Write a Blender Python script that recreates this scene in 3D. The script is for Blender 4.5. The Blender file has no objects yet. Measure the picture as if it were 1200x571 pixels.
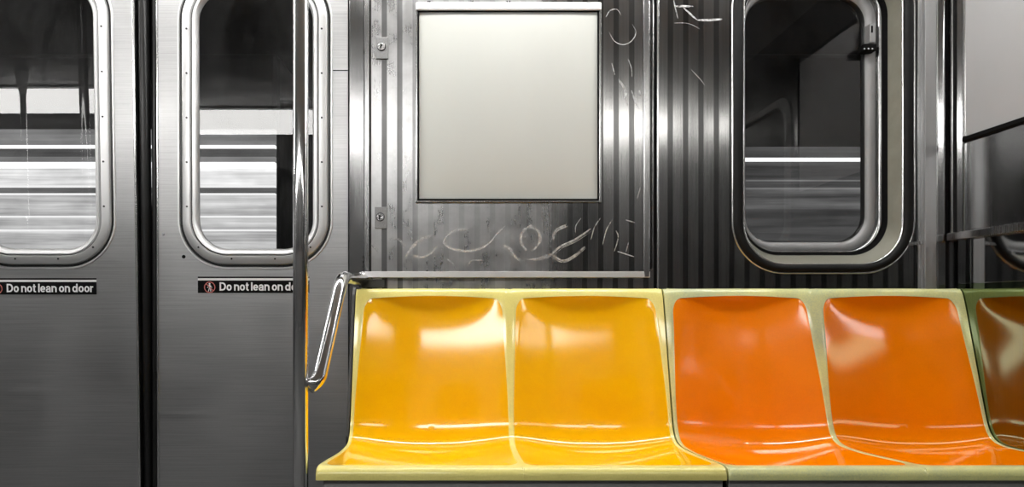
import bpy, bmesh, math, random
from mathutils import Vector, Matrix
random.seed(7)
S = bpy.context.scene
COL = S.collection
F = 835.0; CX, CZ = 545.0, 357.0; H = 0.84      # focal length (px of a 1200 wide frame), vanishing point, eye height
YW = 2.22                                        # side wall of the car

def X(px, Y=YW): return (px-CX)*Y/F
def Z(py, Y=YW): return H+(CZ-py)*Y/F

# ------------------------------------------------------------------ materials
def mat(name):
    m = bpy.data.materials.new(name); m.use_nodes = True
    nt = m.node_tree; nt.nodes.clear()
    out = nt.nodes.new('ShaderNodeOutputMaterial')
    return m, nt, out
def N(nt, t, **kw):
    n = nt.nodes.new(t)
    for k, v in kw.items():
        if k in n.inputs.keys(): n.inputs[k].default_value = v
        else: setattr(n, k, v)
    return n
def noise(nt, scale_vec, scale=1.0, detail=4, rough=.6, src='Object'):
    tc = N(nt, 'ShaderNodeTexCoord'); mp = N(nt, 'ShaderNodeMapping')
    mp.inputs['Scale'].default_value = scale_vec
    nt.links.new(tc.outputs[src], mp.inputs[0])
    n = N(nt, 'ShaderNodeTexNoise'); n.inputs['Scale'].default_value = scale
    n.inputs['Detail'].default_value = detail; n.inputs['Roughness'].default_value = rough
    nt.links.new(mp.outputs[0], n.inputs['Vector'])
    return n
def ramp(nt, src, lo, hi, a=.3, b=.7):
    r = N(nt, 'ShaderNodeMapRange'); nt.links.new(src, r.inputs[0])
    r.inputs[1].default_value = a; r.inputs[2].default_value = b
    r.inputs[3].default_value = lo; r.inputs[4].default_value = hi
    return r
def math_(nt, op, a, b=None, c=None):
    n = N(nt, 'ShaderNodeMath'); n.operation = op
    for i, v in enumerate((a, b, c)):
        if v is None: continue
        if isinstance(v, (int, float)): n.inputs[i].default_value = v
        else: nt.links.new(v, n.inputs[i])
    return n.outputs[0]
def mixc(nt, fac, a, b):
    n = N(nt, 'ShaderNodeMix'); n.data_type = 'RGBA'
    if isinstance(fac, (int, float)): n.inputs[0].default_value = fac
    else: nt.links.new(fac, n.inputs[0])
    for i, v in ((6, a), (7, b)):
        if isinstance(v, tuple): n.inputs[i].default_value = (*v, 1)
        else: nt.links.new(v, n.inputs[i])
    return n.outputs[2]
def g3(v): return (v, v, v)

def simple(name, col, rough=.5, metal=0., spec=.5, coat=0., var=0., vs=(8, 8, 8)):
    m, nt, out = mat(name)
    b = N(nt, 'ShaderNodeBsdfPrincipled'); nt.links.new(b.outputs[0], out.inputs[0])
    b.inputs['Base Color'].default_value = (*col, 1); b.inputs['Roughness'].default_value = rough
    b.inputs['Metallic'].default_value = metal; b.inputs['Specular IOR Level'].default_value = spec
    b.inputs['Coat Weight'].default_value = coat; b.inputs['Coat Roughness'].default_value = .05
    n = noise(nt, vs)
    if var:
        c = mixc(nt, ramp(nt, n.outputs[0], 0, 1).outputs[0], tuple(x*(1-var) for x in col), tuple(min(1, x*(1+var)) for x in col))
        nt.links.new(c, b.inputs['Base Color'])
    r = ramp(nt, n.outputs[0], rough*.85, min(1, rough*1.15)); nt.links.new(r.outputs[0], b.inputs['Roughness'])
    return m

def brushed(name, base, rough, grain='x', var=.12, bump=.25, aniso=.0, stripes=None, tint=None, blotch=.15, worn=None):
    """stainless steel with a fine grain; stripes = (centre, pitch, width) of dull rolled ribs running vertically"""
    m, nt, out = mat(name)
    b = N(nt, 'ShaderNodeBsdfPrincipled'); nt.links.new(b.outputs[0], out.inputs[0])
    b.inputs['Metallic'].default_value = 1
    sc = {'x': (4, 4, 420), 'z': (420, 420, 3), 'y': (420, 4, 420)}[grain]
    fine = noise(nt, sc, 1, 3, .7)
    big = noise(nt, (2.2, 2.2, 2.2) if grain == 'x' else (9, 9, 2.5), 1, 5, .6)
    speck = noise(nt, (160, 160, 160), 1, 3, .8)
    t = tint or (1, 1, 1)
    col = mixc(nt, ramp(nt, fine.outputs[0], 0, 1, .25, .75).outputs[0], tuple(base*(1-var)*x for x in t), tuple(min(1, base*(1+var)*x) for x in t))
    col = mixc(nt, ramp(nt, speck.outputs[0], 0, .2, .55, .8).outputs[0], col, tuple(base*.6*x for x in t))
    rg = math_(nt, 'ADD', ramp(nt, fine.outputs[0], rough*.85, rough*1.15).outputs[0], ramp(nt, big.outputs[0], -blotch*rough, blotch*rough*2, .35, .7).outputs[0])
    hgt = math_(nt, 'ADD', fine.outputs[0], math_(nt, 'MULTIPLY', speck.outputs[0], .5))
    if stripes:
        c0, pitch, wid = stripes
        tc = N(nt, 'ShaderNodeTexCoord'); sp = N(nt, 'ShaderNodeSeparateXYZ'); nt.links.new(tc.outputs['Object'], sp.inputs[0])
        ph = math_(nt, 'ADD', math_(nt, 'DIVIDE', math_(nt, 'SUBTRACT', sp.outputs[0], c0), pitch), .5)
        fr = math_(nt, 'ABSOLUTE', math_(nt, 'SUBTRACT', math_(nt, 'FRACT', ph), .5))
        r = N(nt, 'ShaderNodeMapRange'); r.interpolation_type = 'SMOOTHSTEP'; nt.links.new(fr, r.inputs[0])
        r.inputs[1].default_value = wid/2/pitch+.02; r.inputs[2].default_value = wid/2/pitch-.02
        r.inputs[3].default_value = 0; r.inputs[4].default_value = 1
        rib = r.outputs[0]
        if worn:
            wa = N(nt, 'ShaderNodeMapRange'); nt.links.new(sp.outputs[0], wa.inputs[0]); wa.interpolation_type = 'SMOOTHSTEP'
            wb = N(nt, 'ShaderNodeMapRange'); nt.links.new(sp.outputs[0], wb.inputs[0]); wb.interpolation_type = 'SMOOTHSTEP'
            for q, a0, a1 in ((wa, worn[0]-.06, worn[0]+.06), (wb, worn[1]+.1, worn[1]-.1)): q.inputs[1].default_value = a0; q.inputs[2].default_value = a1
            glare_mask = math_(nt, 'MULTIPLY', wa.outputs[0], wb.outputs[0])
            rib = math_(nt, 'MULTIPLY', rib, math_(nt, 'SUBTRACT', 1, math_(nt, 'MULTIPLY', glare_mask, .8)))  # ribs fade where glare washes over them
            swirl = noise(nt, (14, 14, 14), 1, 6, .65)
            rg = math_(nt, 'ADD', rg, math_(nt, 'MULTIPLY', wb.outputs[0], ramp(nt, swirl.outputs[0], .09, .21).outputs[0]))
            col = mixc(nt, math_(nt, 'MULTIPLY', wb.outputs[0], .55), col, mixc(nt, ramp(nt, swirl.outputs[0], 0, 1).outputs[0], g3(base*1.1), g3(base*1.8)))  # scuffed zone also lightened in colour for hazy glare
        col = mixc(nt, math_(nt, 'MULTIPLY', rib, .85), col, g3(base*.2))
        hgt = math_(nt, 'SUBTRACT', hgt, math_(nt, 'MULTIPLY', rib, 1.5))
        rg = math_(nt, 'ADD', rg, math_(nt, 'MULTIPLY', r.outputs[0], .05))
    nt.links.new(col, b.inputs['Base Color']); nt.links.new(rg, b.inputs['Roughness'])
    bp = N(nt, 'ShaderNodeBump'); bp.inputs['Strength'].default_value = bump; bp.inputs['Distance'].default_value = .0006
    nt.links.new(hgt, bp.inputs['Height']); nt.links.new(bp.outputs[0], b.inputs['Normal'])
    if aniso:
        b.inputs['Anisotropic'].default_value = aniso
    return m

def emis(name, col, strength, streak=0.):
    m, nt, out = mat(name)
    e = N(nt, 'ShaderNodeEmission'); nt.links.new(e.outputs[0], out.inputs[0])
    e.inputs[0].default_value = (*col, 1); e.inputs[1].default_value = strength
    if streak:
        n = noise(nt, (.9, .9, 30), 1, 4, .6)
        n2 = noise(nt, (3, 1, 7), 1, 3, .6)
        s = math_(nt, 'MULTIPLY', ramp(nt, n.outputs[0], 1-streak, 1+streak*.6).outputs[0], ramp(nt, n2.outputs[0], .75, 1.15).outputs[0])
        nt.links.new(math_(nt, 'MULTIPLY', s, strength), e.inputs[1])
    return m

def glass(name, refl=1.0, tint=.9, rough=.01, dirt=.03):
    m, nt, out = mat(name)
    tr = N(nt, 'ShaderNodeBsdfTransparent'); tr.inputs[0].default_value = (*g3(tint), 1)
    gl = N(nt, 'ShaderNodeBsdfGlossy'); gl.inputs['Roughness'].default_value = rough; gl.inputs[0].default_value = (*g3(refl), 1)
    df = N(nt, 'ShaderNodeBsdfDiffuse'); df.inputs[0].default_value = (.6, .6, .6, 1)
    fr = N(nt, 'ShaderNodeFresnel'); fr.inputs[0].default_value = 1.55
    m1 = N(nt, 'ShaderNodeMixShader'); nt.links.new(fr.outputs[0], m1.inputs[0]); nt.links.new(tr.outputs[0], m1.inputs[1]); nt.links.new(gl.outputs[0], m1.inputs[2])
    m2 = N(nt, 'ShaderNodeMixShader'); n = noise(nt, (6, 6, 3), 1, 6, .7)
    nt.links.new(ramp(nt, n.outputs[0], 0, dirt, .4, .75).outputs[0], m2.inputs[0])
    nt.links.new(m1.outputs[0], m2.inputs[1]); nt.links.new(df.outputs[0], m2.inputs[2]); nt.links.new(m2.outputs[0], out.inputs[0])
    return m

M = {}
M['door'] = brushed('door steel', .44, .38, 'x', .17, .16, blotch=.10)
M['door_edge'] = simple('bright folded steel', g3(.75), .22, 1)
M['wall'] = brushed('rolled steel with dull ribs', .31, .14, 'z', .12, .06, stripes=(.6396, .04787, .0165))
M['panel'] = brushed('panel steel with dull ribs', .38, .15, 'z', .12, .08, stripes=(.468, .04787, .0165), worn=(-.17, .28))  # worn span: scuffed steel with glare put into its colour
M['pillar'] = brushed('pillar steel', .32, .18, 'z', .12, .2)
M['trim'] = brushed('satin steel trim', .45, .22, 'z', .08, .1)
M['batten'] = brushed('light satin batten', .48, .42, 'z', .06, .1)
M['polish'] = brushed('polished steel', .62, .10, 'z', .08, .05)
M['mirror'] = brushed('polished end wall steel', .42, .055, 'z', .10, .03)
M['endwall'] = brushed('end wall steel', .45, .17, 'z', .12, .15)
M['olive_tint'] = brushed('olive tinted polished steel', .40, .05, 'z', .08, .02, tint=(.52, .65, .40))  # steel tinted so the orange seat's reflection turns olive
M['chrome'] = simple('worn chrome tube', g3(.78), .10, 1)
M['frame'] = simple('bright window frame metal', g3(.74), .36, .75)
M['screw'] = simple('dark screw head', g3(.03), .5, .5)
M['rubber'] = simple('black rubber', g3(.006), .32)
M['soft_rubber'] = simple('dull black rubber', g3(.004), .55, spec=.25)
M['matte_black'] = simple('matte black', g3(.004), .8, spec=.1)
M['grey_frame'] = simple('grey painted sash', g3(.30), .42, .2, var=.1)
M['cream_frame'] = simple('cream grey window reveal', (.27, .265, .215), .4, .2, var=.1, vs=(20, 20, 20))
M['flange'] = simple('lit white flange', g3(.8), .4)  # flange colour whitened so it looks lit in the door reflection
M['board'] = simple('cream advertising board', (.60, .612, .575), .45, spec=.3, var=.025, vs=(2.5, 2.5, 1.2))
M['ad_grey'] = simple('pale grey advertising board', g3(.38), .4, spec=.4, var=.02)
M['lock'] = simple('dull cast lock plate', g3(.26), .45, .7, var=.25, vs=(300, 300, 300))
M['white_print'] = simple('white print', g3(.80), .5)
M['red_print'] = simple('faded red print', (.55, .16, .14), .5)
M['scratch'] = None
M['floor'] = simple('dark speckled floor', g3(.06), .45, var=.4, vs=(120, 120, 120))
M['ceiling'] = simple('off white ceiling laminate', g3(.32), .45)
M['opp'] = simple('far side wall panel', g3(.16), .4, .3)
M['dark'] = simple('unlit tunnel concrete', g3(.02), .9)
M['roof'] = simple('unlit train roof', g3(.012), .7)  # near-black colour stands for a roof without light on it
M['base'] = simple('grey painted seat base', g3(.30), .5, .3)
M['lamp'] = emis('fluorescent diffuser', (1, .985, .96), 25)
M['lamp2'] = emis('fluorescent diffuser far', (1, .985, .96), 13)
M['lamp3'] = emis('weaker fluorescent diffuser', (1, .98, .93), 8)

def plastic(name, a, b, rim=False):
    m, nt, out = mat(name)
    p = N(nt, 'ShaderNodeBsdfPrincipled'); nt.links.new(p.outputs[0], out.inputs[0])
    big = noise(nt, (5, 5, 5), 1, 5, .6); fine = noise(nt, (260, 260, 260), 1, 2, .6)
    f = math_(nt, 'ADD', ramp(nt, big.outputs[0], 0, .8, .35, .7).outputs[0], ramp(nt, fine.outputs[0], -.15, .25, .35, .7).outputs[0])
    nt.links.new(mixc(nt, f, a, b), p.inputs['Base Color'])
    p.inputs['Roughness'].default_value = .22; p.inputs['Specular IOR Level'].default_value = 0
    nt.links.new(ramp(nt, big.outputs[0], .16, .26).outputs[0], p.inputs['Roughness'])
    p.inputs['Coat Weight'].default_value = .85; p.inputs['Coat IOR'].default_value = 1.65; p.inputs['Coat Roughness'].default_value = .08
    bp = N(nt, 'ShaderNodeBump'); bp.inputs['Strength'].default_value = .05; bp.inputs['Distance'].default_value = .0003
    nt.links.new(fine.outputs[0], bp.inputs['Height']); nt.links.new(bp.outputs[0], p.inputs['Normal'])
    return m
M['yellow'] = plastic('yellow seat plastic', (1, .54, .0), (.95, .46, .0))
M['yellow_rim'] = plastic('pale yellow seat rim', (.92, .82, .28), (.76, .68, .22))
M['orange'] = plastic('orange seat plastic', (1, .26, .0), (.90, .215, .0))
M['orange_rim'] = plastic('pale green seat rim', (.78, .76, .33), (.48, .53, .32))

def scratch_mat():
    m, nt, out = mat('scratched metal haze')
    d = N(nt, 'ShaderNodeBsdfPrincipled'); d.inputs['Base Color'].default_value = (.75, .75, .75, 1); d.inputs['Roughness'].default_value = .6; d.inputs['Metallic'].default_value = .3
    t = N(nt, 'ShaderNodeBsdfTransparent'); mx = N(nt, 'ShaderNodeMixShader')
    n = noise(nt, (90, 90, 90), 1, 4, .8)
    nt.links.new(ramp(nt, n.outputs[0], .12, .85, .35, .65).outputs[0], mx.inputs[0])
    nt.links.new(t.outputs[0], mx.inputs[1]); nt.links.new(d.outputs[0], mx.inputs[2]); nt.links.new(mx.outputs[0], out.inputs[0])
    return m
M['scratch'] = scratch_mat()

# ------------------------------------------------------------------ mesh helpers
def finish(name, bm, m, parent=None, smooth=False, bevel=0., off=(0, 0, 0), seg=2):
    me = bpy.data.meshes.new(name); bm.normal_update(); bm.to_mesh(me); bm.free()
    o = bpy.data.objects.new(name, me); COL.objects.link(o)
    for mm in (m if isinstance(m, (list, tuple)) else [m]): me.materials.append(M[mm] if isinstance(mm, str) else mm)
    if smooth:
        for p in me.polygons: p.use_smooth = True
    if bevel:
        b = o.modifiers.new('bevel', 'BEVEL'); b.width = bevel; b.segments = seg; b.limit_method = 'ANGLE'
    if parent is not None: o.parent = parent
    o.location = off
    return o
def box(bm, x0, x1, y0, y1, z0, z1):
    v = [bm.verts.new((x, y, z)) for x in (x0, x1) for y in (y0, y1) for z in (z0, z1)]
    for f in ((0, 1, 3, 2), (4, 6, 7, 5), (0, 4, 5, 1), (2, 3, 7, 6), (0, 2, 6, 4), (1, 5, 7, 3)):
        bm.faces.new([v[i] for i in f])
    return bm
def bx(*a): return box(bmesh.new(), *sum(([min(p), max(p)] for p in ((a[0], a[1]), (a[2], a[3]), (a[4], a[5]))), []))
def pbox(px0, px1, py0, py1, Y0, Y1, Yr=None):
    Yr = Yr or Y0
    return bx(X(px0, Yr), X(px1, Yr), Y0, Y1, Z(py1, Yr), Z(py0, Yr))
def rrect(x0, x1, z0, z1, r, n=14, side=1):
    r = max(r, 1e-4); pts = []
    cs = [(x1-r, z1-r, 0), (x0+r, z1-r, 90), (x0+r, z0+r, 180), (x1-r, z0+r, 270)]
    for k, (cx, cz, a0) in enumerate(cs):
        for i in range(n+1):
            a = math.radians(a0+90*i/n); pts.append((cx+r*math.cos(a), cz+r*math.sin(a)))
        nx = cs[(k+1) % 4]; a = math.radians(nx[2])
        q = (nx[0]+r*math.cos(a), nx[1]+r*math.sin(a)); p = pts[-1]
        for i in range(1, side): pts.append((p[0]+(q[0]-p[0])*i/side, p[1]+(q[1]-p[1])*i/side))
    return pts
def loft(rings, mats=None, cap=False, close=False):
    """rings: [(x0,x1,z0,z1,r,Y)]"""
    bm = bmesh.new(); L = []
    for (x0, x1, z0, z1, r, Y) in rings: L.append([bm.verts.new((p[0], Y, p[1])) for p in rrect(x0, x1, z0, z1, r)])
    n = len(L[0])
    for k in range(len(L)-1):
        for i in range(n):
            j = (i+1) % n
            f = bm.faces.new((L[k][i], L[k][j], L[k+1][j], L[k+1][i]))
            if mats: f.material_index = mats[k]
    if cap: bm.faces.new(L[-1])
    return bm
def tube(bm, pts, r, n=16, caps=True):
    pts = [Vector(p) for p in pts]; rings = []; up = None
    for i, p in enumerate(pts):
        d = (pts[min(i+1, len(pts)-1)]-pts[max(i-1, 0)]).normalized()
        if up is None: up = d.orthogonal().normalized()
        up = (up-d*up.dot(d)).normalized(); w = d.cross(up)
        rr = r[i] if isinstance(r, (list, tuple)) else r
        rings.append([bm.verts.new(p+(up*math.cos(2*math.pi*k/n)+w*math.sin(2*math.pi*k/n))*rr) for k in range(n)])
    for a, b in zip(rings, rings[1:]):
        for k in range(n): bm.faces.new((a[k], a[(k+1) % n], b[(k+1) % n], b[k]))
    if caps: bm.faces.new(rings[0][::-1]); bm.faces.new(rings[-1])
    return bm
def bend(pts, rad, n=10):
    """round the inner corners of a polyline"""
    P = [Vector(p) for p in pts]; out = [P[0]]
    for a, b, c in zip(P, P[1:], P[2:]):
        d1 = (a-b); d2 = (c-b); t = min(rad, d1.length*.48, d2.length*.48)
        s, e = b+d1.normalized()*t, b+d2.normalized()*t
        for i in range(n+1):
            u = i/n; out.append(s*(1-u)**2+b*2*u*(1-u)+e*u*u)
    out.append(P[-1]); return out
def disc(bm, c, r, Y0, Y1, n=24):
    a = [bm.verts.new((c[0]+r*math.cos(2*math.pi*k/n), Y0, c[1]+r*math.sin(2*math.pi*k/n))) for k in range(n)]
    b = [bm.verts.new((c[0]+r*math.cos(2*math.pi*k/n), Y1, c[1]+r*math.sin(2*math.pi*k/n))) for k in range(n)]
    bm.faces.new(a)
    for k in range(n): bm.faces.new((a[k], b[k], b[(k+1) % n], a[(k+1) % n]))
    return bm
def empty(name, loc):
    o = bpy.data.objects.new(name, None); o.location = loc; o.empty_display_size = .05; COL.objects.link(o); return o
def tag(o, label, cat, group=None):
    o['label'] = label; o['category'] = cat
    if group: o['group'] = group
    return o
def struct(o): o['kind'] = 'structure'; return o
def neg(v): return (-v[0], -v[1], -v[2])

# ------------------------------------------------------------------ the car's shell
XL, XR, YO, ZC = -3.6, 1.515, -.62, 2.14
struct(finish('floor', bx(XL-.05, XR+.05, YO-.05, YW+.12, -.05, 0), 'floor'))
struct(finish('ceiling', bx(XL-.05, XR+.05, YO-.05, YW+.12, ZC, ZC+.05), 'ceiling'))
struct(finish('wall_left', bx(XL-.05, XL, YO, YW+.1, 0, ZC), 'opp'))

# far side wall behind the camera (seen only as a reflection): steel with dark windows
struct(finish('wall_front', bx(XL, XR, YO-.05, YO, 0, ZC), 'opp'))
for i, (a, b) in enumerate(((-3.2, -2.2), (-1.9, -1.2), (-.95, -.3), (.1, .95))):
    bm = loft([(a, b, 1.0, 1.78, .12, YO+.015), (a+.03, b-.03, 1.03, 1.75, .10, YO+.02), (a+.04, b-.04, 1.04, 1.74, .1, YO+.004)], [0, 0], cap=True)
    struct(finish('window_%d' % (i+2), bm, 'rubber'))
# main side wall: door opening from XL to px 409, then plates round the window
WX0, WX1 = X(857.5), X(1071.5); WZ0 = Z(321); WZ1 = Z(-52); WR = .163
wall = empty('wall_back', (0, YW, 0)); struct(wall)
wl = (0, -YW, 0)
xs = X(768.5)
finish('pillar', bx(X(409.5), X(427), YW-.006, YW+.03, 0, ZC), 'pillar', wall, bevel=.002, off=wl)
finish('wall_sheet', bx(X(427), xs, YW, YW+.03, 0, ZC), 'panel', wall, off=wl)
bm = loft([(xs, XR, .0, ZC, .0002, YW), (WX0, WX1, WZ0, WZ1, WR, YW), (WX0, WX1, WZ0, WZ1, WR, YW+.03)])
finish('wall_sheet', bm, 'wall', wall, off=wl)
finish('joint_strip', pbox(770, 772.3, -80, 480, YW-.008, YW), 'door_edge', wall, bevel=.001, off=wl)
finish('joint_gap', pbox(766.3, 770, -80, 480, YW-.002, YW+.002), 'matte_black', wall, off=wl)
bm = pbox(1063, 1082.5, 283, 287, YW-.010, YW)
bmesh.ops.rotate(bm, cent=(X(1073), YW, Z(285)), matrix=Matrix.Rotation(math.radians(-6), 3, 'Y'), verts=bm.verts)
finish('lap_seam', bm, 'trim', wall, bevel=.001, off=wl)
# corner battens
finish('batten', pbox(1084, 1097.5, -80, 480, YW-.022, YW), 'batten', wall, bevel=.0015, off=wl)
finish('batten_edge', pbox(1097.5, 1099, -80, 480, YW-.018, YW), 'door_edge', wall, bevel=.0005, off=wl)
finish('corner_channel', pbox(1099, 1108, -80, 480, YW-.008, YW), 'polish', wall, bevel=.001, off=wl)
finish('corner_gap', pbox(1108, 1111.5, -80, 480, YW-.004, YW), 'matte_black', wall, off=wl)
finish('gap_line', pbox(1081.7, 1084, -80, 480, YW-.002, YW), 'matte_black', wall, off=wl)
finish('side_strip', pbox(1075.5, 1081.5, -80, 480, YW-.004, YW), 'trim', wall, bevel=.001, off=wl)

# wall header above the doors and dark threshold
struct(finish('trim_1', bx(XL, X(409.5), YW-.01, YW+.06, 2.045, ZC), 'trim'))

# end wall to the right (perpendicular)
rw = empty('wall_right', (XR, YW, 0)); struct(rw); ro = (-XR, -YW, 0)
finish('backing_wall', bx(XR, XR+.05, YO, YW+.05, 0, ZC), 'endwall', rw, off=ro)
finish('lower_sheet', bx(XR-.004, XR, 1.15, YW-.03, .905, 1.045), 'mirror', rw, off=ro)
finish('tinted_sheet', bx(XR-.004, XR, 1.15, YW-.03, .30, .903), 'olive_tint', rw, off=ro)  # separate sheet added to carry the tint of the seat's reflection
finish('upper_sheet', bx(XR-.004, XR, 1.40, 2.15, 1.065, 1.36), 'endwall', rw, off=ro)
finish('ledge_rail', bx(XR-.026, XR, 1.15, 2.205, 1.036, 1.060), 'trim', rw, bevel=.003, off=ro)
finish('upright_trim', bx(XR-.014, XR, 2.196, 2.208, 1.045, ZC), 'door_edge', rw, bevel=.002, off=ro)
finish('upright_gap', bx(XR-.004, XR, 2.183, 2.196, 1.06, ZC), 'matte_black', rw, off=ro)
finish('upright_strip', bx(XR-.009, XR, 2.150, 2.183, 1.06, ZC), 'polish', rw, bevel=.002, off=ro)
# end wall window, next to the advertising board
def yz_loft(rings):
    bm = bmesh.new(); L = []
    for (y0, y1, z0, z1, r, x) in rings: L.append([bm.verts.new((x, p[0], p[1])) for p in rrect(y0, y1, z0, z1, r)])
    n = len(L[0])
    for k in range(len(L)-1):
        for i in range(n): bm.faces.new((L[k][i], L[k][(i+1) % n], L[k+1][(i+1) % n], L[k+1][i]))
    bm.faces.new(L[-1]); return bm
struct(finish('window_6', yz_loft([(.55, 1.36, 1.1, 1.83, .12, XR-.001), (.56, 1.35, 1.11, 1.82, .12, XR-.02), (.59, 1.32, 1.14, 1.79, .10, XR-.016), (.60, 1.31, 1.15, 1.78, .1, XR-.003)]), ['grey_frame']))
struct(finish('window_7', yz_loft([(.60, 1.31, 1.15, 1.78, .1, XR-.006), (.601, 1.309, 1.151, 1.779, .1, XR-.0061)]), ['rubber']))

# ------------------------------------------------------------------ window in the side wall
win = empty('window_1', (0, YW, 0)); struct(win)
gi = dict(x0=X(870), x1=X(1058), z0=Z(310.5), z1=Z(-42))
G = (gi['x0'], gi['x1'], gi['z0'], gi['z1'])
def ins(l, r, b, t): return (G[0]+l, G[1]-r, G[2]+b, G[3]-t)
finish('bright_bead', loft([(WX0-.001, WX1+.001, WZ0-.001, WZ1+.001, WR, YW), (WX0+.001, WX1-.001, WZ0+.001, WZ1-.001, WR-.001, YW-.006), (WX0+.004, WX1-.004, WZ0+.004, WZ1-.004, WR-.004, YW-.004)]), 'door_edge', win, True, off=wl)
finish('gasket', loft([(WX0+.003, WX1-.003, WZ0+.003, WZ1-.003, WR-.003, YW-.003), (WX0+.010, WX1-.010, WZ0+.008, WZ1-.008, WR-.01, YW-.014), (*ins(-.006, -.006, -.006, -.006), .135, YW-.014), (*ins(0, 0, 0, 0), .13, YW-.006), (*ins(.001, .001, .001, .001), .13, YW+.006)]), 'soft_rubber', win, True, off=wl)
finish('inner_bead', loft([(*ins(.001, .001, .001, .001), .13, YW-.006), (*ins(.004, .0025, .0025, .002), .128, YW-.007), (*ins(.0045, .004, .004, .002), .127, YW)]), 'door_edge', win, True, off=wl)
finish('reveal', loft([(*ins(.002, .002, .002, .002), .128, YW), (*ins(.0235, .012, .034, .020), .115, 2.28)]), 'cream_frame', win, True, off=wl)
finish('seal', loft([(*ins(.0235, .012, .034, .020), .115, 2.279), (*ins(.026, .018, .040, .022), .112, 2.285), (*ins(.03, .020, .042, .024), .112, 2.296)]), 'matte_black', win, True, off=wl)
finish('outer_sash', loft([(*ins(.03, .020, .042, .024), .112, 2.296), (*ins(.032, .026, .046, .026), .11, 2.290), (*ins(.036, .032, .048, .026), .108, 2.302), (*ins(.038, .036, .050, .028), .105, 2.315)]), 'trim', win, True, off=wl)
finish('inner_sash', loft([(*ins(.038, .034, .048, .028), .105, 2.318), (*ins(.040, .036, .050, .030), .103, 2.308), (*ins(.046, .060, .078, .058), .088, 2.318), (*ins(.050, .062, .081, .060), .086, 2.332)]), 'grey_frame', win, True, off=wl)
finish('glazing_strip', loft([(*ins(.048, .0615, .080, .059), .087, 2.322), (*ins(.050, .066, .0815, .061), .085, 2.326), (*ins(.050, .067, .082, .062), .085, 2.338)]), 'rubber', win, True, off=wl)
M['pane'] = glass('window pane', 1.0, .80, .008, .02)
g = ins(.046, .060, .079, .058)
finish('pane', loft([(*g, .086, 2.334), (g[0]+.001, g[1]-.001, g[2]+.001, g[3]-.001, .085, 2.334)], cap=True), 'pane', win, off=wl)
# sash latch
la = finish('latch', bx(X(1016.5, 2.30), X(1023.5, 2.30), 2.285, 2.318, Z(52, 2.30), Z(29, 2.30)), 'grey_frame', win, bevel=.003, off=wl)
finish('latch_slot', bx(X(1019.8, 2.29), X(1021.7, 2.29), 2.2835, 2.29, Z(39, 2.29), Z(31, 2.29)), 'matte_black', la, bevel=.0005)
finish('latch_plate', bx(X(1011, 2.29), X(1026, 2.29), 2.283, 2.322, Z(60, 2.29), Z(52, 2.29)), 'matte_black', la, bevel=.002)
for i, px in enumerate((1013.5, 1018, 1022.5)):
    b = bmesh.new(); disc(b, (X(px, 2.28), Z(57, 2.28)), .0026, 2.281, 2.286, 10); finish('rivet', b, 'door_edge', la)

# ------------------------------------------------------------------ sliding doors
YD = 2.228; LEAN = math.radians(1.0)
M['door_pane'] = glass('door pane', 1.0, .95, .006, .03)
def arc(cx, cz, rx, rz, a0, a1, n=20):
    return [(cx+rx*math.cos(math.radians(a0+(a1-a0)*k/n)), cz+rz*math.sin(math.radians(a0+(a1-a0)*k/n))) for k in range(n+1)]
SW = .14                                            # stroke width of a grotesque bold, cap height 0.72
XH = .53; RO = .235
def bowl(cx, a0=0, a1=360): return arc(cx, XH/2, RO-SW/2, XH/2+.01-SW/2, a0, a1, 28)
GLY = {
    'D': ([[(SW/2, 0), (SW/2, .72)], [(SW/2, .72-SW/2)]+arc(.26, .36, .25, .36-SW/2, 90, -90)+[(SW/2, SW/2)]], .60),
    'o': ([bowl(RO)], .49),
    'n': ([[(SW/2, 0), (SW/2, XH)], arc(.235, .30, .17, XH-.30-SW/2+.01, 165, 0)+[(.405, 0)]], .49),
    't': ([[(.13, .68), (.13, .15)]+arc(.23, .15, .10, .10, 180, 270, 8)+[(.29, .052)], [(0, XH-.05), (.28, XH-.05)]], .30),
    'l': ([[(SW/2, 0), (SW/2, .72)]], .155),
    'e': ([[(.02+SW/2, XH/2-.005), (.44, XH/2-.005)], bowl(RO, 0, 322)], .48),
    'a': ([[(.055, .36)]+arc(.215, .345, .15, .135, 160, 0)+[(.365, .10), (.405, .0)], [(.365, .30), (.20, .27)]+arc(.165, .155, .11, .105, 90, 270)+arc(.22, .2, .145, .15, 270, 350)], .47),
    'd': ([bowl(RO), [(2*RO-SW/2+.02, 0), (2*RO-SW/2+.02, .72)]], .53),
    'r': ([[(SW/2, 0), (SW/2, XH)], arc(.24, .28, .17, XH-.28-SW/2, 165, 95)+[(.29, XH-SW/2)]], .31),
}
def text_mesh(s, width, m, parent, x, z, y):
    bm = bmesh.new(); pen = 0
    for ch in s:
        if ch == ' ': pen += .16; continue
        strokes, adv = GLY[ch]
        for st in strokes:
            prev = None; closed = len(st) > 3 and math.hypot(st[0][0]-st[-1][0], st[0][1]-st[-1][1]) < 1e-6
            n = len(st)
            for i in range(n):
                a = st[i-1] if i else (st[-2] if closed else st[0]); b = st[i+1] if i < n-1 else (st[1] if closed else st[-1])
                dx, dz = b[0]-a[0], b[1]-a[1]; l = math.hypot(dx, dz) or 1
                hw = SW/2 if abs(dx) < abs(dz)*1.2 else SW*.43
                q = [bm.verts.new((pen+st[i][0]-k*dz/l*hw, 0, st[i][1]+k*dx/l*hw)) for k in (-1, 1)]
                if prev: bm.faces.new((prev[0], prev[1], q[1], q[0]))
                prev = q
        pen += adv+.035
    k = width/pen
    for v in bm.verts: v.co = Vector((x+v.co.x*k, y, z+v.co.z*k*1.06))
    return finish('lettering', bm, m, parent)
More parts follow.
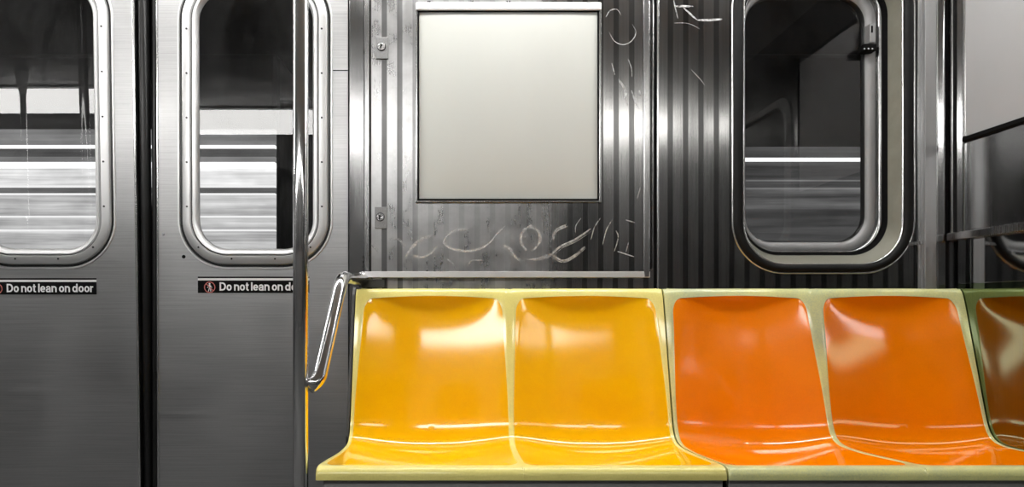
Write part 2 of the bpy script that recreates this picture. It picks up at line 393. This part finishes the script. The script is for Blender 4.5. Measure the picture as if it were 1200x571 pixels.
def door(idx, px0, px1, gx0, gx1, sx0, seal_px, edge_px, shy, lean):
    piv = (X((px0+px1)/2), YD, H); d = empty('door_%d' % idx, piv); struct(d); d.rotation_euler.x = math.radians(lean)
    o = neg(piv)
    a, b = X(gx0, YD), X(gx1, YD); z0, z1 = Z(291.5, YD), Z(-10, YD); q = 1/376.
    def R(px, y, sh=0): return (a-px*q, b+px*q, z0-px*q, z1+px*q, .090+px*q*1.0, YD+y)
    L0, L1 = X(px0, YD), X(px1, YD)
    bm = loft([(L0, L1, .03, 2.05, .0002, YD+.035), (L0, L1, .03, 2.05, .0002, YD), R(24, 0), R(24, .02)])
    finish('door_leaf', bm, 'door', d, off=o)
    fr = finish('window_frame', loft([R(24.5, 0), R(23.8, -.004), R(22.3, -.004), R(21.6, .001), R(19, .001), R(18, -.007), R(16, -.010), R(9, -.011), R(8, -.003), R(7.2, -.003), R(6, -.009), R(3, -.008), R(1.2, -.002), R(0, .012)], [0, 0, 0, 1, 0, 0, 0, 0, 1, 0, 0, 0, 0]), ['frame', 'rubber'], d, True, off=o)
    fr.modifiers.new('es', 'EDGE_SPLIT').split_angle = math.radians(35)
    finish('pane', loft([R(1, .009), R(.5, .009)], cap=True), 'door_pane', d, off=o)
    # screws on the frame
    mid = 12.2*q; pts = []
    for k in range(6): pts += [(a-mid, z0+.13+k*.138), (b+mid, z0+.13+k*.138)]
    for t in (.30, .68): pts += [(a+(b-a)*t, z0-mid)]
    cr = .09; dgl = math.cos(math.radians(45))
    pts += [(a+cr-(cr+mid)*dgl, z0+cr-(cr+mid)*dgl), (b-cr+(cr+mid)*dgl, z0+cr-(cr+mid)*dgl)]
    for p in pts:
        s = bmesh.new(); disc(s, p, .0030, YD-.0125, YD-.009, 10); finish('screw', s, 'screw', fr)
    # folded bright edge and rubber nose
    e0, e1 = edge_px; finish('edge_fold', bx(X(e0, YD), X(e1, YD), YD-.003, YD+.03, .03, 2.05), 'door_edge', d, bevel=.002, off=o)
    s0, s1 = seal_px
    b_ = bmesh.new(); xa, xb = X(s0, YD), X(s1, YD); c = (xa+xb)/2; hw = (xb-xa)/2; n = 14
    ra = [b_.verts.new((c+hw*math.cos(math.pi*k/n), YD+.030-.024*math.sin(math.pi*k/n), .03)) for k in range(n+1)]
    rb = [b_.verts.new((v.co.x, v.co.y, 2.05)) for v in ra]
    for k in range(n): b_.faces.new((ra[k], ra[k+1], rb[k+1], rb[k]))
    finish('rubber_edge', b_, 'rubber', d, True, off=o)
    # sticker
    st = finish('warning_sticker', bx(X(sx0, YD), X(sx0+130.5, YD), YD-.0012, YD, Z(343.5+shy, YD), Z(328.8+shy, YD)), 'matte_black', d, off=o)
    finish('sticker_line', bx(X(sx0, YD), X(sx0+130.5, YD), YD-.0012, YD, Z(326.2+shy, YD), Z(324.4+shy, YD)), 'matte_black', st)
    finish('sticker_gap', bx(X(sx0, YD), X(sx0+130.5, YD), YD-.001, YD, Z(328.8+shy, YD), Z(326.2+shy, YD)), 'white_print', st)
    text_mesh('Do not lean on door', 102*q*YD/YW, 'white_print', st, X(sx0+25.5, YD), Z(340.8+shy, YD), YD-.0013)
    cx, cz = X(sx0+14, YD), Z(336.8+shy, YD); b_ = bmesh.new()
    ri, ro_ = .0150, .0175; n = 32; A = []; B = []
    for k in range(n):
        t = 2*math.pi*k/n
        A.append(b_.verts.new((cx+ri*math.cos(t), YD-.0016, cz+ri*math.sin(t)))); B.append(b_.verts.new((cx+ro_*math.cos(t), YD-.0016, cz+ro_*math.sin(t))))
    for k in range(n): b_.faces.new((A[k], B[k], B[(k+1) % n], A[(k+1) % n]))
    v = [b_.verts.new((cx+u, YD-.0016, cz+w)) for u, w in ((-.0115, .0095), (-.0095, .0115), (.0115, -.0095), (.0095, -.0115))]; b_.faces.new(v)
    finish('prohibition_ring', b_, 'red_print', st)
    # the leaning figure: head, leaning body and legs
    b_ = bmesh.new(); disc(b_, (cx-.0005, cz+.0105), .0028, YD-.0015, YD-.0012, 12)
    for pl in (((-.0035, .007), (.002, .007), (.0035, -.002), (-.002, -.002)), ((-.002, -.002), (.0005, -.002), (-.003, -.013), (-.0055, -.013)), ((.001, -.002), (.0035, -.002), (.0045, -.013), (.002, -.013)), ((.002, .006), (.0035, .0055), (.0075, -.001), (.006, -.002)), ((-.0035, .006), (-.0045, .005), (-.0075, -.002), (-.006, -.0025))):
        b_.faces.new([b_.verts.new((cx+u, YD-.0015, cz+w)) for u, w in pl])
    finish('pictogram', b_, 'white_print', st)
    return d, o
d1, o1 = door(1, -60, 160, -18, 113.5, -17, (162.2, 174.6), (159.5, 162.3), 1.8, 1.75)
d2, o2 = door(2, 186, 408, 233, 366, 232, (174.8, 184.3), (184, 186.5), 0, .35)
# joint in the door pocket and small black chip beside the frame
finish('seam', bx(X(387, YD), X(408, YD), YD-.0006, YD, Z(83.7, YD), Z(82.6, YD)), 'matte_black', d2, off=o2)
b_ = bmesh.new(); disc(b_, (X(215.5, YD), Z(301, YD)), .006, YD-.0006, YD, 9); finish('chip_mark', b_, 'matte_black', d2, off=o2)
b_ = bmesh.new(); disc(b_, (X(192, YD), Z(275, YD)), .003, YD-.003, YD, 12); finish('rivet', b_, 'trim', d2, off=o2)
# pocket post between the door and the pillar
struct(finish('trim_2', bx(X(408), X(409.6), YW-.002, YW+.05, 0, ZC), 'matte_black'))

# ------------------------------------------------------------------ advertising access panel
YP = YW-.014
ap = tag(empty('access_panel', (X(594), YW, Z(326))), 'scratched stainless steel access panel with two locks, framed around the cream advertising board', 'panel')
ao = neg(ap.location)
finish('panel_sheet', loft([(X(434.5, YP), X(753.5, YP), Z(319, YP), Z(-62, YP), .0002, YW-.001), (X(434.5, YP), X(753.5, YP), Z(319, YP), Z(-62, YP), .0002, YP), (X(488, YP), X(703.5, YP), Z(236.5, YP), Z(4, YP), .0002, YP), (X(488, YP), X(703.5, YP), Z(236.5, YP), Z(4, YP), .0002, YW-.001)]), 'panel', ap, off=ao)
finish('frame_gap', pbox(433, 434.6, -62, 319, YP+.004, YW, YP), 'matte_black', ap, off=ao)
finish('frame_rail', pbox(427.5, 433.2, -62, 326, YP-.006, YW, YP), 'trim', ap, bevel=.002, off=ao)
finish('frame_rail', pbox(753.3, 761, -62, 326, YP-.010, YW, YP), 'trim', ap, bevel=.0035, off=ao)
bm = pbox(427.5, 761, 318.3, 325.5, YP-.010, YW, YP)
for v in bm.verts:
    if v.co.y < YP and v.co.z > Z(322, YP): v.co.y += .0008
finish('frame_rail', bm, 'frame', ap, bevel=.0012, off=ao)  # bottom rail in paler metal, standing in for its bright reflection
hp, hr = [], []; zz = .95
while zz < 2.1:
    for dz, rr in ((0, .0044), (.0255, .0044), (.026, .0032), (.0278, .0032)): hp.append((X(764), YW-.006, zz+dz)); hr.append(rr)
    zz += .028
b_ = bmesh.new(); tube(b_, hp, hr, 12); finish('piano_hinge', b_, 'pillar', ap, off=ao)
for py in (301, 307, 313):
    b_ = bmesh.new(); disc(b_, (X(426, YP), Z(py, YP)), .0025, YP-.002, YW, 10); finish('hinge_screw', b_, 'screw', ap, off=ao)
for (y0, y1, kx) in ((43.5, 69, 447.8), (242.5, 268, 446.5)):
    lk = finish('lock_plate', pbox(kx-7.3, kx+7.3, y0, y1, YP-.006, YP), 'lock', ap, bevel=.0015, off=ao)
    c = (X(kx-.5, YP), Z((y0+y1)/2-.5, YP))
    b_ = bmesh.new(); disc(b_, c, .0135, YP-.0075, YP-.005, 28); finish('lock_bezel', b_, 'screw', lk)
    b_ = bmesh.new(); disc(b_, c, .0115, YP-.0095, YP-.005, 28); ly = finish('lock_cylinder', b_, 'door_edge', lk, bevel=.001)
    b_ = bmesh.new(); disc(b_, (c[0]-.0005, c[1]+.003), .0034, YP-.0102, YP-.009, 14)
    box(b_, c[0]-.0042, c[0]-.0004, YP-.0102, YP-.009, c[1]-.007, c[1]+.001); finish('keyhole', b_, 'matte_black', lk)
# scratches: sweeping scrawls
def ribbon(bm, pts, w, y, jit=0.):
    P = []
    m = len(pts)
    for i in range(m-1):                                   # catmull-rom
        p0, p1, p2, p3 = pts[max(i-1, 0)], pts[i], pts[i+1], pts[min(i+2, m-1)]
        for s in range(8):
            t = s/8
            P.append(tuple(.5*((2*p1[k])+(-p0[k]+p2[k])*t+(2*p0[k]-5*p1[k]+4*p2[k]-p3[k])*t*t+(-p0[k]+3*p1[k]-3*p2[k]+p3[k])*t**3) for k in (0, 1)))
    P.append(pts[-1]); n = len(P); prev = None
    ox, oy = random.uniform(-jit, jit), random.uniform(-jit, jit)
    for i in range(n):
        a, b = P[max(i-1, 0)], P[min(i+1, n-1)]; dx, dy = b[0]-a[0], b[1]-a[1]; l = math.hypot(dx, dy) or 1
        hw = w*.5*math.sin(math.pi*(i+.6)/(n+.2))**.5
        q = [bm.verts.new((X(P[i][0]+ox+s*dy/l*hw, y), y, Z(P[i][1]+oy-s*dx/l*hw, y))) for s in (-1, 1)]
        if prev: bm.faces.new((prev[0], prev[1], q[1], q[0]))
        prev = q
def T(pts, ox, oy, k=.2102): return [(ox+x*k, oy+y*k) for x, y in pts]
A_, B_ = (400, 220), (620, 220)
wide = [(T([(360, 390), (395, 335), (450, 285), (515, 268)], *A_), 3.2), (T([(400, 380), (450, 390), (500, 370), (532, 325)], *A_), 3), (T([(700, 235), (630, 240), (580, 280), (578, 320), (640, 348), (740, 350), (820, 312), (865, 260), (912, 215)], *A_), 4),
        (T([(1065, 205), (1015, 240), (1000, 300), (1035, 350)], *A_), 3.2), (T([(905, 320), (950, 350), (970, 385), (1000, 405)], *A_), 3.4), (T([(170, 320), (205, 355)], *A_), 2.4), (T([(270, 290), (320, 290), (350, 330)], *A_), 2),
        (T([(130, 375), (180, 330), (260, 292), (345, 235)], *B_), 3), (T([(130, 380), (190, 410), (250, 385), (310, 335)], *B_), 3), (T([(210, 210), (150, 240), (130, 290)], *B_), 3), (T([(0, 400), (60, 395), (130, 370)], *B_), 2.6),
        (T([(0, 215), (50, 240), (60, 300), (20, 350)], *B_), 2.6), (T([(430, 470), (460, 520), (470, 565)], 640, 0, .2), 2)]
thin = [(T([(585, 395), (620, 420), (635, 458)], *A_), 1.2), (T([(705, 440), (730, 405), (795, 408)], *A_), 1.3), (T([(290, 170), (262, 210), (258, 250)], *B_), 1), (T([(398, 170), (365, 220), (345, 290)], *B_), 1.2), (T([(463, 180), (430, 240), (410, 320)], *B_), 1.2),
        (T([(485, 240), (497, 270), (490, 310), (475, 355)], *B_), 1.3), (T([(555, 305), (540, 360)], *B_), 1), (T([(490, 355), (585, 385)], *B_), 1.4), (T([(620, 0), (603, 60)], *B_), .8), (T([(540, 180), (590, 195)], *B_), 1.2),
        (T([(350, 100), (375, 62), (415, 55), (440, 90)], 640, 0, .2), .9), (T([(370, 190), (400, 240), (450, 262), (500, 240), (526, 190), (505, 142)], 640, 0, .2), 1), (T([(480, 345), (500, 400), (503, 450)], 640, 0, .2), 1), (T([(385, 370), (403, 440)], 640, 0, .2), 1),
        (T([(500, 530), (520, 590), (545, 640)], 640, 0, .2), 1.8), (T([(455, 560), (480, 620)], 640, 0, .2), 1.6), (T([(545, 530), (555, 570)], 640, 0, .2), 1.6)]
for pts, w in wide:
    b_ = bmesh.new()
    for k in range(9): ribbon(b_, pts, w*.2, YP-.0006-.00005*k, 1.5)
    finish('scrawl_scratch', b_, 'scratch', ap, off=ao)
for pts, w in thin:
    b_ = bmesh.new(); ribbon(b_, pts, w, YP-.0006); finish('thin_scratch', b_, 'scratch', ap, off=ao)
M['paint'] = simple('whitish paint smear', g3(.55), .6, .2)
for pts, w in ((T([(755, 37), (800, 36), (862, 37)], 640, 0, .2), 2.4), (T([(805, 45), (845, 82), (885, 118)], 640, 0, .2), 2.2), (T([(885, 118), (960, 117), (1032, 112)], 640, 0, .2), 2.8), (T([(748, 0), (757, 45), (772, 108)], 640, 0, .2), 1.2),
               (T([(850, 408), (895, 455), (930, 500)], 640, 0, .2), .8), (T([(750, 135), (830, 137), (900, 168)], 640, 0, .2), .6)):
    b_ = bmesh.new(); ribbon(b_, pts, w, YW-.0008); finish('wall_scratch', b_, 'scratch', wall, off=wl)

# advertising board inside the access panel
ad = tag(empty('advertising_board', (X(595, YP), YP, Z(236, YP))), 'blank cream advertising board in a thin steel frame above the yellow seats', 'advertising board')
do = neg(ad.location)
# board sheet with a slight bulge
b_ = bmesh.new(); nx, nz = 24, 24; V = {}
for i in range(nx+1):
    for j in range(nz+1):
        u, w = i/nx, j/nz; bul = .006*(1-(2*u-1)**4)*(1-(2*w-1)**4)
        V[i, j] = b_.verts.new((X(489, YP)+(X(702.5, YP)-X(489, YP))*u, YP-.002-bul, Z(235.5, YP)+(Z(11, YP)-Z(235.5, YP))*w))
for i in range(nx):
    for j in range(nz): b_.faces.new((V[i, j], V[i+1, j], V[i+1, j+1], V[i, j+1]))
finish('board', b_, 'board', ad, True, off=do)
finish('frame_side', pbox(486.8, 489.6, 8, 237.5, YP-.009, YP), 'trim', ad, bevel=.002, off=do)
finish('frame_side', pbox(702, 705, 8, 237.5, YP-.009, YP), 'trim', ad, bevel=.002, off=do)
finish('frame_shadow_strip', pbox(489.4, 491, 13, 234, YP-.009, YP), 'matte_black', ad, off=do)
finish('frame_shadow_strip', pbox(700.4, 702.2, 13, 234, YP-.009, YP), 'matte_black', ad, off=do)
finish('frame_bottom', pbox(487, 702, 235, 237.2, YP-.009, YP), 'trim', ad, bevel=.0015, off=do)
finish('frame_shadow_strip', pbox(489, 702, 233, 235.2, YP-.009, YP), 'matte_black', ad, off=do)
M['bright'] = simple('lit aluminium', g3(.9), .5, .6)  # top bar coloured paler for the light it catches
tb = finish('frame_top', pbox(487, 705, 2, 11.5, YP-.014, YP), 'bright', ad, bevel=.004, off=do)
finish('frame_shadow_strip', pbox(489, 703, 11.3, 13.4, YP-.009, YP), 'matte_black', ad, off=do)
for px in (502, 504, 594, 597, 688):
    b_ = bmesh.new(); disc(b_, (X(px, YP), Z(4, YP)), .0022, YP-.0148, YP-.012, 10); finish('screw', b_, 'screw', tb)

# advertising board on the end wall
a2 = tag(empty('advertising_board', (XR, 1.8, 1.338)), 'pale grey advertising board on the polished end wall at the right edge', 'advertising board')
o2_ = neg(a2.location)
finish('board', bx(XR-.010, XR-.001, 1.46, 2.140, 1.345, 1.925), 'ad_grey', a2, off=o2_)
finish('frame_bottom', bx(XR-.017, XR-.001, 1.45, 2.150, 1.330, 1.345), 'matte_black', a2, bevel=.003, off=o2_)
finish('frame_side', bx(XR-.014, XR-.001, 2.140, 2.150, 1.345, 1.93), 'door_edge', a2, bevel=.002, off=o2_)
finish('frame_side', bx(XR-.014, XR-.001, 1.45, 1.46, 1.345, 1.93), 'matte_black', a2, bevel=.002, off=o2_)
finish('frame_top', bx(XR-.014, XR-.001, 1.45, 2.150, 1.925, 1.94), 'matte_black', a2, bevel=.002, off=o2_)

# ------------------------------------------------------------------ seats
PROF = [(2.192, .862), (2.190, .884), (2.176, .892), (2.160, .880), (2.046, .444), (1.90, .446), (1.655, .467), (1.634, .463), (1.627, .450), (1.627, .438)]
# resample the profile evenly and smooth it, softly in the bend and tightly at both lips
def smooth_profile(P):
    Q = [P[0]]
    for a, b in zip(P, P[1:]):
        n = max(1, int(math.hypot(b[0]-a[0], b[1]-a[1])/.0025))
        Q += [(a[0]+(b[0]-a[0])*k/n, a[1]+(b[1]-a[1])*k/n) for k in range(1, n+1)]
    for _ in range(2):
        out = []; m = len(Q)
        for i in range(m):
            d = min(i, m-1-i); sg = min(11.5, .8+max(0, d-10)*.28); R = min(int(sg*2.5)+1, d); acc = [0, 0, 0]
            for k in range(-R, R+1):
                wt = math.exp(-.5*(k/sg)**2); acc[0] += wt*Q[i+k][0]; acc[1] += wt*Q[i+k][1]; acc[2] += wt
            out.append((acc[0]/acc[2], acc[1]/acc[2]))
        Q = out
    return Q
PP = smooth_profile(PROF); CUM = [0]
for a, b in zip(PP, PP[1:]): CUM.append(CUM[-1]+math.hypot(b[0]-a[0], b[1]-a[1]))
LEN = CUM[-1]
def prof(v):
    v = min(max(v, 0), LEN); lo, hi = 0, len(CUM)-1
    while hi-lo > 1:
        mid = (lo+hi)//2
        if CUM[mid] <= v: lo = mid
        else: hi = mid
    t = (v-CUM[lo])/(CUM[lo+1]-CUM[lo]); a, b = PP[lo], PP[lo+1]
    return (a[0]+(b[0]-a[0])*t, a[1]+(b[1]-a[1])*t)
def nrm(v):
    a, b = prof(v-.008), prof(v+.008); dy, dz = b[0]-a[0], b[1]-a[1]; l = math.hypot(dy, dz)
    return (dz/l, -dy/l)                                  # towards the sitter
def vat(y=None, z=None):
    for i, p in enumerate(PP):
        if z is not None and p[0] < 2.172 and p[1] <= z: return CUM[i]
        if y is not None and p[0] <= y: return CUM[i]
VTOP = vat(z=.868); VEND = vat(y=1.668); VB = vat(z=.50)
def sst(a, b, x): t = min(max((x-a)/(b-a), 0), 1); return t*t*(3-2*t)
def pan_u(u, v, w, lw, rw_):
    """u in -1..1 within the pan -> metres; the raised rim narrows towards the seat bend"""
    k = sst(VTOP, VB, v)
    l = lw[0]*(1-k)+lw[1]*k; r = w-(rw_[0]*(1-k)+rw_[1]*k)
    return l+(r-l)*(u+1)/2
def surf(x0, u, v, w, dish_, bu=None):
    y, z = prof(v); n = nrm(v); d = 0
    if x0+u < -.30: x0 -= .010*sst(VB, LEN, v)
    if bu is not None:
        b = (v-VTOP)/(VEND-VTOP)*2-1
        kk = sst(VB-.02, VB+.12, v); A = .028+.017*sst(VB, VEND-.02, v)
        d = A*dish_*max(0, 1-abs(bu)**2.2)**1.25*max(0, 1-abs(b)**(14 if b < 0 else 9))
        d += .0018
    return Vector((x0+u, y-n[0]*d, z-n[1]*d))
def seat_unit(label, x0, x1, pm, rm, rims, x_end=False):
    root = tag(empty('double_seat', ((x0+x1)/2, 1.9, 0)), label, 'seat'); off = neg(root.location)
    w = (x1-x0)/2
    rimbm = bmesh.new()
    for s in range(2):
        lw, rw_ = rims[s]; sx = x0+s*w
        rr_ = rrect(-1, 1, -1, 1, .13, n=12, side=70)
        def uv(p, k=1.):
            u, b = p[0]*k, -p[1]*k
            v = VTOP+(VEND-VTOP)*(b+1)/2
            v += .010*k*u*u*max(0, -b)**8                     # the top edge of the pan is arched
            return pan_u(u, v, w, lw, rw_), v, u
        bm = bmesh.new(); rings = []; K = 44
        for k in range(K):
            t = 1-(k/K)**1.15; t = max(t, .012)
            row = []
            for p in rr_:
                um, v, u = uv(p, t); row.append(bm.verts.new(surf(sx, um, v, w, 1, u)))
            rings.append(row)
        n = len(rr_)
        for a, b in zip(rings, rings[1:]):
            for i in range(n): bm.faces.new((a[i], a[(i+1) % n], b[(i+1) % n], b[i]))
        bm.faces.new(rings[-1])
        bmesh.ops.recalc_face_normals(bm, faces=bm.faces)
        finish('seat_pan', bm, pm, root, True, off=off)
        # rim
        R0 = []
        outer = rrect(0, w, 0, LEN, .0002, n=12, side=70)
        K2 = 7; prev = None
        for k in range(K2+1):
            t = k/K2; row = []
            for p, q in zip(rr_, outer):
                um, v, u = uv(p); ou, ov = q[0], LEN-q[1]
                uu, vv = um+(ou-um)*t, v+(ov-v)*t
                pt = surf(sx, uu, vv, w, 0, None)
                nn = nrm(vv); edge = -.0018*(1-min(1, t*2.5))**2
                pt += Vector((0, nn[0]*edge, nn[1]*edge))
                # slight valley at the outer edge of each seat
                row.append(rimbm.verts.new(pt))
            if prev:
                for i in range(n): rimbm.faces.new((prev[i], prev[(i+1) % n], row[(i+1) % n], row[i]))
            prev = row
        # turned-back side edge
        sk = []
        for q, vtx in zip(outer, prev):
            vv = LEN-q[1]; nn = nrm(vv)
            sk.append(rimbm.verts.new(vtx.co-Vector((0, nn[0]*.018, nn[1]*.018))))
        for i in range(n):
            rimbm.faces.new((prev[i], prev[(i+1) % n], sk[(i+1) % n], sk[i]))
    bmesh.ops.remove_doubles(rimbm, verts=rimbm.verts, dist=.0002)
    bmesh.ops.recalc_face_normals(rimbm, faces=rimbm.faces)
    finish('shell_rim', rimbm, rm, root, True, off=off).modifiers.new('es', 'EDGE_SPLIT').split_angle = math.radians(50)
    finish('base_panel', bx(x0+.004, x1-.004, 1.642, 1.66, .12, .447), 'base', root, bevel=.002, off=off)
    finish('side_bracket', bx(x0+.002, x0+.014, 1.66, 2.18, .2, .425), 'matte_black', root, off=off)
    return root
xa, xb, xc = -.331, .6005, 1.5085
seat_unit('glossy yellow moulded double seat with pale rim beside the grab rail', xa, xb-.0025, 'yellow', 'yellow_rim', (((.026, .009), (.022, .008)), ((.020, .008), (.024, .009))))
seat_unit('orange moulded double seat with pale green rim under the window', xb+.0025, xc, 'orange', 'orange_rim', (((.024, .011), (.026, .008)), ((.024, .008), (.026, .009))))
# dark plate fixed to the wall behind the end of the yellow seat
b_ = bmesh.new()
pl = [(2.214, .893), (2.185, .893), (2.165, .87), (2.05, .46), (2.05, .30), (2.214, .30)]
va = [b_.verts.new((xa-.012, y, z)) for y, z in pl]; vb = [b_.verts.new((xa-.004, y, z)) for y, z in pl]
b_.faces.new(va); b_.faces.new(vb[::-1])
for i in range(len(pl)): b_.faces.new((va[i], vb[i], vb[(i+1) % len(pl)], va[(i+1) % len(pl)]))
bmesh.ops.recalc_face_normals(b_, faces=b_.faces)
M['plate'] = simple('dark grey painted bracket', g3(.045), .45)
tag(finish('seat_bracket', b_, 'plate'), 'dark grey bracket plate against the wall behind the left end of the yellow seat', 'bracket')
tag(finish('dark_block', bx(X(424), X(452), YW-.02, YW, Z(337.5), Z(328)), 'plate', bevel=.002), 'small dark block on the wall where the grab rail ends', 'bracket')  # dark block for the dark area behind the rail end

# ------------------------------------------------------------------ stanchion and grab rail
def stanchion(x, y, label, top_flange=True):
    t = tag(empty('grab_pole', (x, y, 0)), label, 'pole', None); o = (0, 0, 0)
    b_ = bmesh.new(); tube(b_, [(0, 0, 0.0), (0, 0, 1), (0, 0, ZC-.12)], .0172, 32); finish('pole', b_, 'chrome', t, True)
    b_ = bmesh.new(); tube(b_, [(0, 0, ZC-.135), (0, 0, ZC-.115), (0, 0, ZC)], [.019, .022, .040], 28); finish('ceiling_flange', b_, 'flange', t, True)
    b_ = bmesh.new(); tube(b_, [(0, 0, 0), (0, 0, .02), (0, 0, .045)], [.045, .042, .020], 28); finish('floor_flange', b_, 'trim', t, True)
    return t
xp, yp = X(352.3, 1.62), 1.62
stanchion(xp, yp, 'chrome vertical grab pole between the door and the yellow seat')
stanchion(-1.50, yp, 'second grab pole, reflected in the left door window')
pts = bend([(-.314, 2.218, .917), (-.314, 1.815, .909), (-.336, 1.635, .668), (xp+.0185, yp, .652)], .045, 12)
gr = tag(empty('grab_rail', (-.314, YW, .917)), 'bent chrome grab rail from the wall down to the pole beside the yellow seat', 'rail')
b_ = bmesh.new(); tube(b_, pts, .0172, 28); finish('tube', b_, 'chrome', gr, True, off=neg(gr.location))
b_ = bmesh.new(); tube(b_, [(-.314, YW, .917), (-.314, YW-.012, .917)], .026, 24); finish('wall_flange', b_, 'trim', gr, True, off=neg(gr.location))

stanchion(-2.73, .0, 'third grab pole, a small dark reflection at the left end of the door window')
# ------------------------------------------------------------------ ceiling lights
def light_box(y, z, x0, x1, m, label, hw, tilt):
    t = tag(empty('ceiling_light', ((x0+x1)/2, y, z)), label, 'light', None)
    L = (x1-x0)/2
    d = finish('diffuser', bx(-L, L, -hw, hw, -.012, .012), m, t, bevel=.004)
    finish('housing', bx(-L-.01, L+.01, -hw-.012, hw+.012, .012, .04), 'ceiling', t)
    t.rotation_euler.x = tilt
    return t
LB = 'long fluorescent ceiling light above the far side of the car'
light_box(-.40, 2.05, -3.5, -.08, 'lamp2', LB, .10, math.radians(35))
light_box(-.40, 2.05, .45, 1.45, 'lamp3', 'weaker fluorescent ceiling light at the right end of the far side', .07, math.radians(35))
light_box(1.93, 2.07, -3.5, 1.45, 'lamp', 'long fluorescent ceiling light above the seats, outside the view', .05, math.radians(-30))
# ------------------------------------------------------------------ beyond the windows: the neighbouring train in the tunnel
YT = 3.8
struct(finish('wall_outside', bx(-9, 9, 5.2, 5.3, -1.5, 4), 'dark'))
M['t_white'] = emis('lit window strip', g3(1), 1.25)
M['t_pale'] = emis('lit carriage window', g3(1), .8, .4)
M['t_low'] = emis('glowing lower carriage side', g3(1), .5, .5)  # side panels glow in place of tunnel light on the steel
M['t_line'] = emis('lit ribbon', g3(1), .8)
M['t_dim'] = emis('dim glowing carriage panel', g3(1), .13, .6)  # belt and side panels glow faintly as if lit
M['t_dim2'] = emis('dimmer glowing carriage band', g3(1), .075, .5)  # headers and panels get a faint glow instead of light falling on them
M['t_mid'] = emis('half glowing carriage band', g3(1), .20, .3)  # body panels given a glow as if lit
def train(label, x0, x1, bands, top):
    t = tag(empty('train_carriage', ((x0+x1)/2, YT, -.9)), label, 'train'); o = neg(t.location)
    finish('body', bx(x0, x1, YT+.02, YT+1.2, -.9, Z(top, YT)), 'roof', t, bevel=.03, off=o)
    for (name, a, b, m, d) in bands:
        finish(name, bx(x0+.01, x1-.01, YT-d, YT+.021, Z(b, YT), Z(a, YT)), m, t, bevel=.001, off=o)
    return t
train('brightly lit neighbouring train carriage seen through both door windows', -6.5, X(325, YT), [
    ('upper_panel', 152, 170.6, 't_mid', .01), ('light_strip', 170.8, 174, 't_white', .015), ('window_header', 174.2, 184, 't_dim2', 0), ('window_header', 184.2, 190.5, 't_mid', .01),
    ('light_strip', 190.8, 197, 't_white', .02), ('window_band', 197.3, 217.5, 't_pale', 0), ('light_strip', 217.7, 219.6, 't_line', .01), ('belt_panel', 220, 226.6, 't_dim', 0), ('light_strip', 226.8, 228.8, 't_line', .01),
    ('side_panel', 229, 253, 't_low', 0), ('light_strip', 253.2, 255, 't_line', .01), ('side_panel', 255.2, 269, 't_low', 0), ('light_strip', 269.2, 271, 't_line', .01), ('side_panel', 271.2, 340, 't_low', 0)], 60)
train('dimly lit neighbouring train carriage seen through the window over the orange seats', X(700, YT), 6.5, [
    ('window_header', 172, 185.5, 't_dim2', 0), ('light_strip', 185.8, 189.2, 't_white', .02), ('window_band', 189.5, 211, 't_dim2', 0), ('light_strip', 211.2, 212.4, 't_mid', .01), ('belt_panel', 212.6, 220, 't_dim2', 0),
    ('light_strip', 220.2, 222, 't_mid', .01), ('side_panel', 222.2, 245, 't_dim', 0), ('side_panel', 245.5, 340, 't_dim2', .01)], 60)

# ------------------------------------------------------------------ world, camera, output
w = bpy.data.worlds.new('w'); S.world = w; w.use_nodes = True
w.node_tree.nodes['Background'].inputs[0].default_value = (.02, .02, .02, 1); w.node_tree.nodes['Background'].inputs[1].default_value = .1
cam = bpy.data.cameras.new('camera'); co = bpy.data.objects.new('camera', cam); COL.objects.link(co)
co.location = (0, 0, H); co.rotation_euler = (math.radians(90), 0, 0)
cam.sensor_width = 36; cam.lens = 36*F/1200; cam.shift_x = (600-CX)/1200; cam.shift_y = (CZ-285.5)/1200
cam.clip_start = .02
S.camera = co
S.view_settings.view_transform = 'Standard'; S.view_settings.look = 'None'; S.view_settings.gamma = 1
S.view_settings.use_curve_mapping = False; S.view_settings.exposure = .3
S.cycles.max_bounces = 10; S.cycles.glossy_bounces = 6; S.cycles.transparent_max_bounces = 12
S.cycles.sample_clamp_indirect = 6; S.cycles.use_denoising = True
